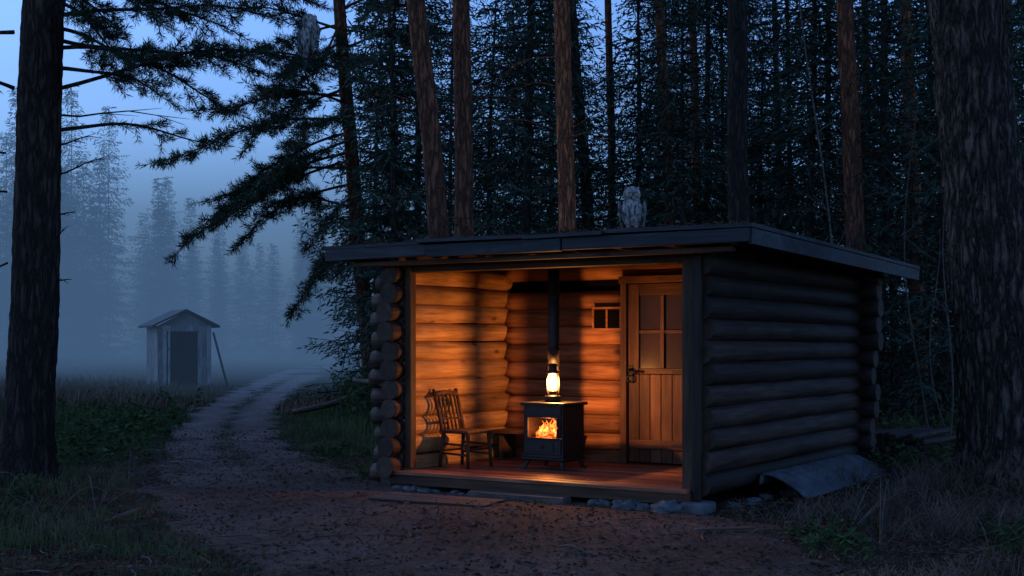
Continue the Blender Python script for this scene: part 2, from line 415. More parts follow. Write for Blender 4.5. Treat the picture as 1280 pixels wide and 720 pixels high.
box('left_skid_post',-3.66,-3.52,-.16,-.02,-.05,.155,M_stick,cab,.01,.005)
box('right_skid_post',-.22,.02,-.25,.03,-.05,.095,M_stone,cab,.02,.012)
y=-.20; k=0
while y<1.92:
    w=rnd.uniform(.13,.16)
    box('floor_board_%d'%k,-3.42-(0.06 if y<-.07 else 0),-.2+(.02 if y<-.07 else 0),y,y+w-.008,.165+rnd.uniform(-.002,.002),.20+rnd.uniform(-.003,.004),M_floor,cab,.005); y+=w; k+=1
box('floor_rim_beam',-3.5,-.16,-.185,-.09,.065,.162,M_beam,cab,.01,.004)
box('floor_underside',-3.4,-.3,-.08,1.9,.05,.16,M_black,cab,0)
box('porch_step',-2.42,-1.35,-.36,-.20,-.02,.075,M_stick,cab,.012,.008)
box('header_beam',-3.72,-.02,-.03,.10,2.235,2.335,M_beam,cab,.012,.003)
box('header_plate',-3.9,.3,-.30,-.22,2.30,2.345,M_beam,cab,.01,.003)
box('gable_top_plate',-.2,.0,.12,4.5,2.315,2.40,M_beamy,cab,.01,.004)
for i in range(9):
    x=-3.95+i*.53
    box('rafter_%d'%i,x,x+.07,-.33,4.7,2.352,2.43,M_beamy,cab,.008,.002)
roofc=empty('roof'); roofc.parent=cab
def roofz(y): return 2.52-(y+.4)*.019
x=-4.216; k=0
while x<.516-.05:
    w=min(rnd.uniform(.7,1.3),.516-x)
    if .516-(x+w)<.3: w=.516-x
    dzr=rnd.uniform(-.008,.014); yo=rnd.uniform(-.04,.02)
    Vv=[(x-.02,-.4+yo,roofz(-.4)-.03+dzr),(x+w,-.4+yo,roofz(-.4)-.03+dzr*.2),(x+w,4.88,roofz(4.88)-.03),(x-.02,4.88,roofz(4.88)-.03)]
    Vv=Vv+[(a_,b_,c_+.035) for a_,b_,c_ in Vv]
    me=bpy.data.meshes.new('roof_sheet'); me.from_pydata(Vv,[],[(3,2,1,0),(4,5,6,7),(0,1,5,4),(1,2,6,5),(2,3,7,6),(3,0,4,7)]); me.materials.append(M_roof)
    o=obj('roof_sheet_%d'%k,me,roofc); o.location.z=.0015*(k%2)
    x+=w;k+=1
Vv=[(-4.19,-.36,roofz(-.36)-.09),(.49,-.36,roofz(-.36)-.09),(.49,4.86,roofz(4.86)-.07),(-4.19,4.86,roofz(4.86)-.07)]
Vv+= [(a_,b_,roofz(b_)-.034) for a_,b_,c_ in Vv]
me=bpy.data.meshes.new('roof_deck'); me.from_pydata(Vv,[],[(3,2,1,0),(4,5,6,7),(0,1,5,4),(1,2,6,5),(2,3,7,6),(3,0,4,7)]); me.materials.append(M_beam); obj('roof_deck',me,roofc)
xs=[-4.20,-2.9,-1.35,.50]
for i in range(3):
    box('front_fascia_%d'%i,xs[i]+.004,xs[i+1]-.004,-.402-.012*(i%2),-.365,2.36+rnd.uniform(-.01,.01),2.482,M_roof,roofc,.006,.006)
me_=[(.475,-.38,2.35),(.512,-.38,2.35),(.512,4.87,2.26),(.475,4.87,2.26)]
Vv=me_+[(a_,b_,roofz(b_)-.036) for a_,b_,c_ in me_]
me=bpy.data.meshes.new('side_fascia'); me.from_pydata(Vv,[],[(3,2,1,0),(4,5,6,7),(0,1,5,4),(1,2,6,5),(2,3,7,6),(3,0,4,7)]); me.materials.append(M_roof); obj('side_fascia',me,roofc)
xx_=R.uniform(-4.2,.5,1600); yy_=-.41+R.random(1600)**2*.8
Cn=np.stack([xx_,yy_,roofz(yy_)+.016+R.random(1600)*.014],-1); Dn=R.normal(size=(1600,3)); Dn[:,2]*=.3
V,Fq=diamonds(Cn,Dn,R.uniform(.02,.07,1600),R.uniform(.004,.018,1600)); obj('roof_litter',np_mesh('roof_litter',V,Fq,[M_litter]),roofc)

# door
dr=empty('plank_door'); dr.parent=cab
dx0,dx1=-1.915,-.975
box('frame_left',dx0,dx0+.075,1.845,1.94,.2,2.16,M_door,dr,.006)
box('frame_right',dx1-.065,dx1,1.845,1.94,.2,2.16,M_door,dr,.006)
box('frame_head',dx0-.02,dx1+.02,1.84,1.945,2.163,2.24,M_doorx,dr,.006)
lx0,lx1=dx0+.08,dx1-.07; wdt=lx1-lx0
nb=6
for i in range(nb):
    a0=lx0+wdt*i/nb; box('door_board_%d'%i,a0+.003,a0+wdt/nb-.003,1.885+rnd.uniform(0,.004),1.92,.215,1.17,M_door,dr,.006)
box('stile_l',lx0,lx0+.13,1.88,1.92,1.175,2.155,M_door,dr,.005)
box('stile_r',lx1-.10,lx1,1.88,1.92,1.175,2.155,M_door,dr,.005)
box('top_rail',lx0+.132,lx1-.102,1.882,1.92,2.03,2.155,M_doorx,dr,.005)
box('lock_rail',lx0+.132,lx1-.102,1.882,1.92,1.175,1.235,M_doorx,dr,.005)
mx=(lx0+.13+lx1-.10)/2
box('muntin_v',mx-.022,mx+.022,1.878,1.92,1.237,2.028,M_door,dr,.004)
box('muntin_h1',lx0+.132,mx-.024,1.884,1.92,1.615,1.65,M_doorx,dr,.004)
box('muntin_h2',mx+.024,lx1-.102,1.884,1.92,1.615,1.65,M_doorx,dr,.004)
box('glass',lx0+.12,lx1-.09,1.905,1.915,1.23,2.035,M_glassp,dr,0)
box('low_ledge',lx0+.02,lx1-.02,1.862,1.883,.36,.46,M_doorx,dr,.005)
box('lock_plate',lx0+.015,lx0+.065,1.868,1.882,1.10,1.27,M_iron,dr,.004)
tubeobj('door_handle',[(lx0+.04,1.87,1.22),(lx0+.04,1.82,1.22),(lx0+.05,1.805,1.2),(lx0+.15,1.80,1.19)],.015,M_iron,dr)
tubeobj('door_ring',[(lx0+.04+.04*math.cos(t),1.855,1.12+.04*math.sin(t)) for t in np.linspace(0,6.28,14)],.010,M_iron,dr,6)
box('hinge_strap',lx1-.26,lx1+.02,1.868,1.879,1.185,1.215,M_iron,dr,.003)
box('hinge_strap_low',lx1-.26,lx1+.02,1.852,1.861,.4,.43,M_iron,dr,.003)
vt=empty('vent_window'); vt.parent=cab
def lxat(px,ly):
    k=(px-640)/F
    return (k*(CY+ca*ly)-CX-sa*ly)/(ca+k*sa)
vx0=lxat(741,1.87); vx1=lxat(778,1.87)
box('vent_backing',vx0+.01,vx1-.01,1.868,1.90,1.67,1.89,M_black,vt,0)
box('frame_top',vx0,vx1,1.845,1.89,1.885,1.91,M_logback,vt,.003)
box('frame_bottom',vx0,vx1,1.845,1.89,1.65,1.675,M_logback,vt,.003)
vm=(vx0+vx1)/2
for nm,aa in(('frame_side_l',vx0),('frame_mid',vm-.0125),('frame_side_r',vx1-.025)):
    box(nm,aa,aa+.025,1.847,1.89,1.677,1.883,M_logback,vt,.003)
bn=empty('porch_bench'); bn.parent=cab
box('seat',-3.38,-2.35,1.5,1.83,.49,.53,M_beam,bn,.006)
for i,xx in enumerate((-3.3,-2.5)):
    box('leg_%d'%i,xx,xx+.06,1.54,1.8,.2,.49,M_post,bn,.006)

def child_empty(name,lx,ly,z=0,rz=0):
    X_,Y_=toW(lx,ly); return empty(name,(X_,Y_,z),(0,0,rz-ANG))
st=child_empty('wood_stove',-2.2,.91,.2)
hw,hd=.235,.22
box('body_back',-hw,hw,hd-.02,hd,.13,.66,M_iron,st,.006)
box('body_left',-hw,-hw+.02,-hd,hd-.022,.13,.66,M_iron,st,.006)
box('body_right',hw-.02,hw,-hd,hd-.022,.13,.66,M_iron,st,.006)
box('body_floor',-hw+.022,hw-.022,-hd,hd-.022,.13,.16,M_iron,st,.003)
box('body_top',-hw-.03,hw+.03,-hd-.03,hd+.03,.662,.695,M_iron,st,.008)
box('plinth',-hw-.015,hw+.015,-hd-.015,hd+.015,.105,.128,M_iron,st,.006)
box('front_low',-hw+.022,hw-.022,-hd-.012,-hd+.015,.162,.33,M_iron,st,.004)
box('front_high',-hw+.022,hw-.022,-hd-.012,-hd+.015,.545,.658,M_iron,st,.004)
box('front_l',-hw+.022,-hw+.055,-hd-.012,-hd+.015,.332,.543,M_iron,st,.004)
box('front_r',hw-.055,hw-.022,-hd-.012,-hd+.015,.332,.543,M_iron,st,.004)
for nm,a0,a1,b0,b1 in(('frame_b',-.19,.19,.315,.335),('frame_t',-.19,.19,.54,.56),):
    box('door_'+nm,a0,a1,-hd-.03,-hd-.014,b0,b1,M_iron,st,.004)
for nm,a0,a1 in(('frame_l',-.19,-.17),('frame_r',.17,.19)):
    box('door_'+nm,a0,a1,-hd-.03,-hd-.014,.337,.538,M_iron,st,.004)
tubeobj('door_knob',[(.205,-hd-.012,.45),(.205,-hd-.055,.45),(.205,-hd-.06,.42)],.009,M_brass,st)
tubeobj('ash_knob',[(0,-hd-.012,.24),(0,-hd-.04,.24)],.014,M_iron,st)
box('ash_drawer',-.13,.13,-hd-.022,-hd-.0125,.19,.29,M_iron,st,.004)
for sx in(-1,1):
    for sy in(-1,1):
        tubeobj('leg',[(sx*(hw-.04),sy*(hd-.04),.11),(sx*(hw-.02),sy*(hd-.02),.06),(sx*(hw-.01),sy*(hd-.01),.015),(sx*(hw+.015),sy*(hd+.015),0.005)],[.03,.024,.017,.02],M_iron,st,8)
ellip('ember_bed',(0,-.02,.31),(.18,.16,.05),M_ember,st,amp=.5,fs=6)
for i,(a0,b0) in enumerate(((-.15,.13),(-.11,.16),(-.16,.05))):
    log('fire_log_%d'%i,(a0,-.10+.06*i,.36+.03*i),(b0,-.05+.04*i,.37+.03*i),.032,M_ember,400+i,st,M_ember)
fl=QB()
for i in range(26):
    x_=rnd.uniform(-.16,.16); y_=rnd.uniform(-.14,.1); h=rnd.uniform(.07,.19)*(1-abs(x_)*2.2); b0=.35
    n_=7; P=[(x_+.018*math.sin(k*1.3+i),y_,b0+h*k/(n_-1)) for k in range(n_)]
    rr=[.010,.018,.02,.016,.011,.006,.001]
    V,Fq=tube(P,rr,8); fl.add(V,Fq)
obj('flames',fl.mesh('flames',[M_fire],True),st)
X_,Y_=(692-640)/F*13.55,13.55
pp=empty('stovepipe',(X_,Y_,0),(0,0,-ANG))
tubeobj('pipe',[(0,0,.897),(0,0,1.6),(0,0,2.36)],.062,M_iron,pp,24)
for zz in(.905,1.42,1.98): tubeobj('pipe_collar',[(0,0,zz),(0,0,zz+.035)],.068,M_iron,pp,24)

X_,Y_=(691-640)/F*13.33,13.33
LX,LY=X_,Y_
la=empty('oil_lantern',(X_,Y_,.896)); la.scale=(1.08,1.08,1.12)
def lathe(name,prof,mat,parent,seg=24):
    P=[(0,0,z) for z,r_ in prof]; V,Fq=tube(P,[r_ for z,r_ in prof],seg); return obj(name,np_mesh(name,V,Fq,[mat],smooth=True),parent)
lathe('fuel_tank',[(0,.06),(.004,.078),(.05,.08),(.06,.07),(.075,.04),(.085,.03)],M_iron,la)
lathe('burner',[(.085,.04),(.10,.045),(.108,.03),(.125,.016)],M_brass,la)
lathe('globe',[(.105,.04),(.125,.056),(.165,.066),(.21,.06),(.26,.042)],M_lglass,la)
lathe('flame',[(.125,.006),(.15,.02),(.175,.022),(.205,.014),(.235,.003)],M_flame,la)
lathe('hood',[(.262,.046),(.27,.062),(.285,.06),(.295,.04),(.33,.038),(.34,.05),(.348,.048),(.36,.02)],M_iron,la)
tgt=toW(-3.42,1.30); a0=math.atan2(tgt[1]-LY,tgt[0]-LX)
for k in range(4):
    a=a0+k*math.pi/2; c,s=math.cos(a),math.sin(a)
    tubeobj('frame_rod_%d'%k,[(c*.07,s*.07,.04),(c*.078,s*.078,.12),(c*.078,s*.078,.22),(c*.055,s*.055,.275)],.0055 if k else .0115,M_iron,la,8)  # first rod thickened and aimed to throw its shadow on the left wall
tubeobj('bail_handle',[(.06*math.cos(t),0,.30+.12*math.sin(t)) for t in np.linspace(0,math.pi,16)],.003,M_iron,la,6)
def plight(name,loc,e,col,rad):
    l=bpy.data.lights.new(name,'POINT'); l.energy=e; l.color=col; l.shadow_soft_size=rad
    o=bpy.data.objects.new(name,l); COL.objects.link(o); o.location=loc; return o
o=plight('lantern_light',(0,0,.18),92,(1,.42,.105),.014); o.parent=la
o=plight('fire_light',(0,-.15,.45),14,(1,.28,.05),.04); o.parent=st

# chair
ch=child_empty('wooden_chair',-3.08,.55,.2,math.radians(-6))
sw=.20; sz_=.36
box('seat',-.19,.21,-sw,sw,sz_,sz_+.035,M_chair,ch,.01)
for sy in(-1,1):
    tubeobj('front_leg',[(.18,sy*.17,sz_),(.20,sy*.19,0)],[.022,.017],M_chair,ch,8)
    tubeobj('back_leg',[(-.16,sy*.16,sz_),(-.20,sy*.18,0)],[.022,.017],M_chair,ch,8)
    tubeobj('back_post',[(-.17,sy*.17,sz_),(-.21,sy*.175,.55),(-.29,sy*.18,.82)],[.021,.02,.016],M_chair,ch,8)
    tubeobj('side_stretcher',[(.19,sy*.18,.14),(-.18,sy*.17,.15)],.012,M_chair,ch,8)
    tubeobj('side_stretcher_hi',[(.19,sy*.178,.24),(-.18,sy*.165,.25)],.012,M_chair,ch,8)
tubeobj('front_stretcher',[(.19,-.18,.2),(.19,.18,.2)],.012,M_chair,ch,8)
for i in range(5):
    y_=-.12+.06*i
    tubeobj('spindle_%d'%i,[(-.17,y_,sz_+.02),(-.21,y_,.55),(-.275,y_*1.05,.77)],.012,M_chair,ch,8)
tubeobj('top_rail',[(-.27,-.18,.765),(-.29,0,.78),(-.27,.18,.765)],[.024,.028,.024],M_chair,ch,8)
tubeobj('mid_rail',[(-.20,-.175,.50),(-.21,0,.51),(-.20,.175,.50)],.014,M_chair,ch,8)

mt=child_empty('door_mat',-2.47,-.78,0.02,math.radians(3))
for i in range(5): box('mat_board_%d'%i,-.66+rnd.uniform(-.03,.03),.62+rnd.uniform(-.03,.03),-.25+i*.1,-.25+i*.1+.094,.0,.018+rnd.uniform(0,.006),M_mat,mt,.004)
fs=empty('foundation_stones')
def stone(lx,ly,r_):
    X_,Y_=toW(lx,ly); ellip('stone',(X_,Y_,r_*.25),(r_*rnd.uniform(.9,1.5),r_*rnd.uniform(.8,1.2),r_*.6),M_stone,fs,(0,0,rnd.uniform(0,3)),amp=.6,fs=2.0)
for i in range(9): stone(-3.4+i*.16+rnd.uniform(-.05,.05),-.16+rnd.uniform(-.08,.06),rnd.uniform(.04,.09))
for i in range(10): stone(-1.15+i*.12+rnd.uniform(-.05,.05),-.2+rnd.uniform(-.12,.08),rnd.uniform(.04,.10))
stone(-.32,-.3,.12); stone(-.75,-.3,.10)
for i in range(10): stone(.05+rnd.uniform(-.02,.08),.3+i*.42,rnd.uniform(.05,.1))
prof=[(.02,.14),(.04,.225),(.08,.25),(.16,.235),(.26,.19),(.38,.12),(.50,.03)]
sh=[];nn=22
fine=[]
for q in range(len(prof)-1):
    for t in np.linspace(0,1,5)[:-1]: fine.append((prof[q][0]*(1-t)+prof[q+1][0]*t,prof[q][1]*(1-t)+prof[q+1][1]*t))
fine.append(prof[-1]); mm=len(fine)-1
for i in range(nn+1):
    yy=1.0+2.6*i/nn
    for j,(a_,b_) in enumerate(fine):
        sh.append((a_+.004*math.sin(yy*5),yy+.05*j/mm+.02*noise.noise(Vector((j*.7,i*3,0)))*(i in(0,nn)),b_+.003*math.sin(j*2.1)+.008*noise.noise(Vector((yy*2,j*.15,0)))))
a=np.array([[i*(mm+1)+j for j in range(mm)] for i in range(nn)]).ravel()
me=np_mesh('metal_sheet',sh,np.stack([a,a+1,a+mm+2,a+mm+1],-1),[M_metal],smooth=True)
o=obj('roofing_sheet',me,None,(CX,CY,.02),(0,0,-ANG)); s=o.modifiers.new('s','SOLIDIFY'); s.thickness=.022
wp=empty('wood_pile',(0,0,0))
c0=W(1128,500,15.9)
for i in range(34):
    row=i//7; k=i%7
    px_=c0.x+(k-3)*.105+rnd.uniform(-.03,.03)+row*.02; zz=float(gz(c0.x,15.8))+.04+row*.075
    dd=rnd.uniform(-.1,.1)
    log('split_log_%d'%i,(px_-.45+dd,15.4+rnd.uniform(-.1,.1),zz),(px_+.35+dd,16.3,zz+.02),.045,M_logout,500+i,wp,M_end)

def pole(name,p,q,r0,r1,mat=M_stick,n=9,wob=.03):
    p=np.array(p);q=np.array(q); P=[p+(q-p)*t+np.array([0,0,1])*wob*math.sin(t*5+p[0])*1 for t in np.linspace(0,1,n)]
    return tubeobj(name,P,np.linspace(r0,r1,n),mat,None,8)
def G(px,py,dz=0):
    d=2400/(py-430); X_=(px-640)/F*d; return (X_,d,float(gz(X_,d))+dz)
pole('fallen_pole',W(366,517,24.5),(W(458,490,24.0)),.05,.065,M_logout)
pole('fallen_pole',G(420,545,.05),G(470,512,.12),.03,.04)
pole('broken_branch',W(442,474,13.7),W(495,484,13.3),.022,.04,wob=.01)
pole('fallen_pole',G(40,668,.03),G(175,640,.03),.012,.02)
pole('fallen_pole',G(1120,640,.03),G(1210,668,.03),.02,.014)
pole('fallen_pole',G(700,690,.02),G(760,700,.02),.008,.012)
pl_=empty('loose_plank',G(905,669,.03),(0,0,math.radians(12)))
box('plank',-.24,.24,-.035,.035,0,.02,M_mat,pl_,.004,.004)

# ------------------------------------------------------------ outhouse
oh=empty('outhouse',((231-640)/F*43.6,43.6,0),(0,0,math.radians(28)))
hw_=.9; D_=1.7; H_=2.1
box('interior_shade',-hw_+.05,hw_-.05,.45,D_-.05,0,H_,M_black,oh,0)  # solid black block, paints the shade seen through the doorway
nb=12
for i in range(nb):
    a0=-hw_+2*hw_*i/nb; a1=a0+2*hw_/nb-.012
    if -.55<(a0+a1)/2<.50:
        box('front_board_%d'%i,a0,a1,0,.03,1.93,2.12,M_grey,oh,.004)
    else: box('front_board_%d'%i,a0,a1,0,.03,rnd.uniform(0,.05),2.12,M_grey,oh,.004)
for s in(-1,1):
    for i in range(11):
        b0=.035+(D_-.035)*i/11
        box('side_board',s*hw_-.015,s*hw_+.015,b0,b0+(D_-.035)/11-.012,rnd.uniform(0,.05),2.12,M_grey,oh,.004)
box('back_wall',-hw_+.02,hw_-.02,D_,D_+.03,0,2.12,M_grey,oh,0)
for s in(-1,1):
    me=bpy.data.meshes.new('roof_slope')
    Vv=[(0,-.25,2.62),(s*1.15,-.25,2.06),(s*1.15,D_+.25,2.06),(0,D_+.25,2.62)]
    Vv+=[(a_,b_,c_+.07) for a_,b_,c_ in Vv]
    me.from_pydata(Vv,[],[(0,1,2,3),(4,5,6,7),(0,1,5,4),(1,2,6,5),(2,3,7,6)]); me.materials.append(M_roof); obj('roof_slope',me,oh)
me=bpy.data.meshes.new('gable'); me.from_pydata([(-hw_,.01,2.12),(hw_,.01,2.12),(0,.01,2.6)],[],[(0,1,2)]); me.materials.append(M_grey); obj('gable',me,oh)
box('door_post_l',-.57,-.5,-.03,-.002,0,1.98,M_grey,oh,.004)
box('door_post_r',.45,.52,-.03,-.002,0,1.98,M_grey,oh,.004)
tubeobj('leaning_pole',[(.95,-.1,1.9),(1.4,-.3,0)],.04,M_stick,oh,8)

# ------------------------------------------------------------ trees
def trunk_qb(qb,p0,p1,H,r0,r1,seg=20,rings=30,seed=0,flare=.45,m=0,amp=.05,plates=0,fr=22):
    p0=np.array(p0,float); d=(np.array(p1,float)-p0); d/=d[2]
    V=[]
    for i in range(rings+1):
        h=-.25+(H+.25)*(i/rings)**1.15
        c=p0+d*max(h,0)+np.array([0,0,min(h,0)])+np.array([.05*noise.noise(Vector((h*.35,seed,0))),.05*noise.noise(Vector((h*.35,seed,5))),0])*min(1,max(0,h))
        base=r0+(r1-r0)*max(h,0)/H
        for j in range(seg):
            a=2*math.pi*j/seg; ca_,sa_=math.cos(a),math.sin(a)
            fl=flare*math.exp(-max(h,0)/.28)*(1+.6*noise.noise(Vector((ca_*1.7,sa_*1.7,seed))))
            k=base*(1+fl+amp*noise.noise(Vector((ca_*2,sa_*2,h*1.5+seed))))
            if plates:
                q=Vector((ca_*base*fr,sa_*base*fr,h*4.0)); q=q+1.1*noise.noise_vector(q*.6)
                dd,_=noise.voronoi(q); k+=plates*min(1,(dd[1]-dd[0])*2.2)+plates*.8*noise.noise(q*2)
            V.append((c[0]+ca_*k,c[1]+sa_*k,c[2]))
    i=np.arange(rings)[:,None]*seg; j=np.arange(seg)[None,:]; j2=(j+1)%seg
    Fq=np.stack([i+j,i+j2,i+seg+j2,i+seg+j],-1).reshape(-1,4)
    qb.add(V,Fq,m)

def pine_branch(qb,S,E,sag=.3,r=.02,nl=.09,nw=.006,dens=1.0,tw=.45,start=.25,mw=0,mn=1,rg=None,nper=9):
    rg=rg or rnd
    S=np.array(S,float);E=np.array(E,float); L=np.linalg.norm(E-S); n=12
    ts=np.linspace(0,1,n); P=S+(E-S)*ts[:,None]; P[:,2]+= sag*L*np.sin(ts*math.pi)*.5
    ph=rg.uniform(0,6); P[:,2]+=.03*L*np.sin(ts*7+ph)*ts; side=np.cross((E-S)/L,[0,0,1.0]); P+=side*(.04*L*np.sin(ts*5+ph)*ts)[:,None]
    V,Fq=tube(P,np.linspace(r,r*.2,n),5,False); qb.add(V,Fq,mw)
    T=np.gradient(P,axis=0); T/=np.linalg.norm(T,axis=1,keepdims=True)
    nt_=int(L*11*dens); C=[];D=[]
    def tw_f(p,d,l):
        k=5; q=[p+d*l*t_+np.array([0,0,-.10*l*t_*t_+.12*l*t_**3]) for t_ in np.linspace(0,1,k)]
        V,Fq=tube(q,np.linspace(.0055,.002,k)*max(1,nl/.09),3,False); qb.add(V,Fq,mw)
        m_=max(3,int(l/ (nl*.42)))
        for t_ in np.linspace(.25,1,m_):
            c=p+d*l*t_+np.array([0,0,-.10*l*t_*t_+.12*l*t_**3])
            rv=R.normal(size=(nper,3)); rv/=np.linalg.norm(rv,axis=1,keepdims=True)
            C.append(np.tile(c,(nper,1))); D.append(d*(.75)+rv*.75+np.array([0,0,.12]))
    for i in range(nt_):
        t=start+(1-start)*(i+rg.random())/nt_; f=t*(n-1); k=min(int(f),n-2); p=P[k]+(P[k+1]-P[k])*(f-k); d0=T[k]
        s=1 if i%2 else -1
        sd_=np.cross(d0,[0,0,1.0]); sd_/=np.linalg.norm(sd_)+1e-9
        d=d0*rg.uniform(.4,.9)+sd_*s*rg.uniform(.3,.9)+np.array([0,0,rg.uniform(-.55,.25)]); d/=np.linalg.norm(d)
        l=tw*(1.15-t*.75)*rg.uniform(.5,1.3)
        tw_f(p,d,l)
        if l>.22:
            for q in range(2):
                d2=d+R.normal(size=3)*.5; d2/=np.linalg.norm(d2); tw_f(p+d*l*rg.uniform(.35,.7),d2,l*.5)
    tw_f(P[-1],T[-1],tw*.5)
    C=np.concatenate(C);D=np.concatenate(D)
    V,Fq=diamonds(C,D,nl*R.uniform(.7,1.15,len(C)),nw); qb.add(V,Fq,mn)

def dead_branch(qb,S,d,l,r=.014,m=0):
    S=np.array(S,float); d=np.array(d,float); d/=np.linalg.norm(d); n=6
    P=[S+d*l*t+np.array([.05*l*math.sin(t*4+S[0]*9),0,-.12*l*t*t+.04*l*math.sin(t*6+S[2])]) for t in np.linspace(0,1,n)]
    V,Fq=tube(P,np.linspace(r,r*.25,n),4,False); qb.add(V,Fq,m)
    for k in(2,3,4):
        if rnd.random()<.8:
            d2=d+np.array([rnd.uniform(-.8,.8),rnd.uniform(-.8,.8),rnd.uniform(-.6,.5)]); d2/=np.linalg.norm(d2)
            q=[P[k]+d2*l*.3*t for t in (0,.5,1)]; V,Fq=tube(q,[r*.5,r*.35,r*.15],3,False); qb.add(V,Fq,m)

def rel(p,o): return np.array(p)-np.array(o)
base=np.array([-4.95,13.0,0.0])
qb=QB(); trunk_qb(qb,(0,0,0.05),rel(W(58,0,13.0),base),15,.245,.10,64,170,3,.45,0,.05,.012)
lb=[((80,163),(262,176),13.2,.12,.6),((82,112),(440,66),12.6,.10,1.2),((84,60),(330,95),13.4,.12,1.5),((86,20),(320,20),12.9,.1,1.5),((86,-40),(300,50),13.5,.1,1.3),((84,-20),(400,10),13.0,.1,1.5),
    ((84,-90),(200,30),12.5,.1,1.2),((84,85),(210,120),12.4,.1,1.3),((30,40),(-90,60),13.,.1,1),((30,110),(-60,90),12.6,.1,1),((30,-30),(-100,10),13,.1,1),((84,-60),(480,-10),13.8,.1,1.2),
    ((84,35),(190,90),14.2,.1,1.6),((84,0),(150,70),12.2,.1,1.6),((84,50),(300,140),13.6,.12,1.1),((84,-30),(140,40),12.6,.1,1.6)]
for (a_,b_,dd,sg,dn_) in lb:
    E=rel(W(*b_,dd),base)
    S=rel(W(*a_,13),base); S[0]-=.1
    pine_branch(qb,S,E,sg,.024,.085,.0075,dn_,.38,.3,nper=10)
for a_,dv,l_ in(((72,218),(1,.1,.45),.55),((70,300),(.6,-.6,.5),.3),((70,268),(.8,.3,.2),.18),((75,180),(1,-.4,.2),.5),((12,240),(-1,0,.3),.5),((12,330),(-1,.2,-.1),.4),((74,140),(1,.4,.1),1.2),((68,350),(1,-.3,.1),.2),((12,190),(-1,-.2,.2),.8)):
    dead_branch(qb,rel(W(*a_,13),base),dv,l_,.012)
for i in range(16):
    z=rnd.uniform(7,14.5); a=rnd.uniform(0,6.28); L_=rnd.uniform(1.2,2.6)*(1.3-(z-7)/10)
    S=np.array([.19*z*.15,0,z]); pine_branch(qb,S,S+np.array([math.cos(a)*L_,math.sin(a)*L_,rnd.uniform(-.2,.6)]),.1,.03,.2,.03,.3,.5,.3,nper=6)
pt=empty('pine_tree',tuple(base)); obj('pine_mesh',qb.mesh('pine_mesh',[M_barkleft,M_pine],True),pt)

base=np.array(W(1262,430,12.9)); base[2]=0.0
qb=QB(); trunk_qb(qb,(0,0,.1),rel(W(1206,0,12.9),base),14,.40,.22,160,360,9,.5,0,.05,.03,17)
for i in range(18):
    z=rnd.uniform(6.5,13.5); a=rnd.uniform(0,6.28); L_=rnd.uniform(1.5,3.0)
    S=np.array([-.13*z,0,z]); pine_branch(qb,S,S+np.array([math.cos(a)*L_,math.sin(a)*L_,rnd.uniform(-.3,.5)]),.1,.03,.2,.03,.3,.5,.3,nper=6)
for a_,dv,l_ in(((1240,40),(1,-.3,-.1),1.2),((1170,150),(-1,.3,.2),.5),((1235,210),(1,-.2,.3),.6),((1178,260),(-1,-.3,.1),.3)):
    dead_branch(qb,rel(W(*a_,12.9),base),dv,l_,.012)
pt=empty('pine_tree',tuple(base)); obj('pine_mesh',qb.mesh('pine_mesh',[M_barkbig,M_pine],True),pt)

base=np.array(W(466,430,26)); base[2]=.05
qb=QB(); trunk_qb(qb,(0,0,0),rel(W(424,0,26),base),16,.17,.08,20,50,5,.3,0,.05)
mb=[((443,200),(225,318),24.5,.16),((438,150),(195,205),25,.16),((436,120),(250,140),26,.1),((434,90),(280,60),25,.1),((443,230),(300,300),25.5,.2),((447,290),(368,385),25.5,.15),
    ((447,300),(400,350),24,.1),((445,260),(350,250),26.5,.1),((440,180),(530,245),25,.1),((436,100),(540,130),26,.1),((432,60),(520,40),25,.1),((432,40),(300,10),25,.1),((432,50),(340,120),24,.1),
    ((445,270),(500,310),25,.1),((440,175),(330,230),24.4,.1),((440,165),(280,260),26,.2),((434,80),(480,160),24,.1),((430,0),(250,-30),25,.1),((430,10),(520,-20),25,.1),((440,210),(260,250),25.6,.15),((438,140),(370,180),23.6,.1),
    ((440,190),(250,290),25.2,.16),((436,110),(310,180),24.8,.14),((434,70),(350,90),25.8,.1),((432,30),(340,60),25.8,.1),((432,20),(380,130),24.8,.1),((436,130),(320,110),24.8,.1),((446,240),(390,300),25.4,.1),((446,280),(510,270),25.4,.1)]
for a_,b_,dd,sg in mb:
    S=rel(W(*a_,26),base); E=rel(W(*b_,dd),base)
    pine_branch(qb,S,E,sg,.035,.15,.015,.95,.62,.25,nper=8)
for i in range(14):
    z=rnd.uniform(8.5,15.5); a=rnd.uniform(0,6.28); L_=rnd.uniform(1.,3.)*(1.2-(z-8)/12)
    S=np.array([-.095*z,0,z]); pine_branch(qb,S,S+np.array([math.cos(a)*L_,math.sin(a)*L_,rnd.uniform(-.4,.5)]),.1,.03,.22,.03,.3,.55,.3,nper=6)
for i in range(10):
    z=rnd.uniform(1.6,4); a=rnd.uniform(0,6.28); dead_branch(qb,(-.095*z,0,z),(math.cos(a),math.sin(a),-.1),rnd.uniform(.4,1.1),.012)
pt=empty('pine_tree',tuple(base)); obj('pine_mesh',qb.mesh('pine_mesh',[M_bark,M_pine],True),pt)

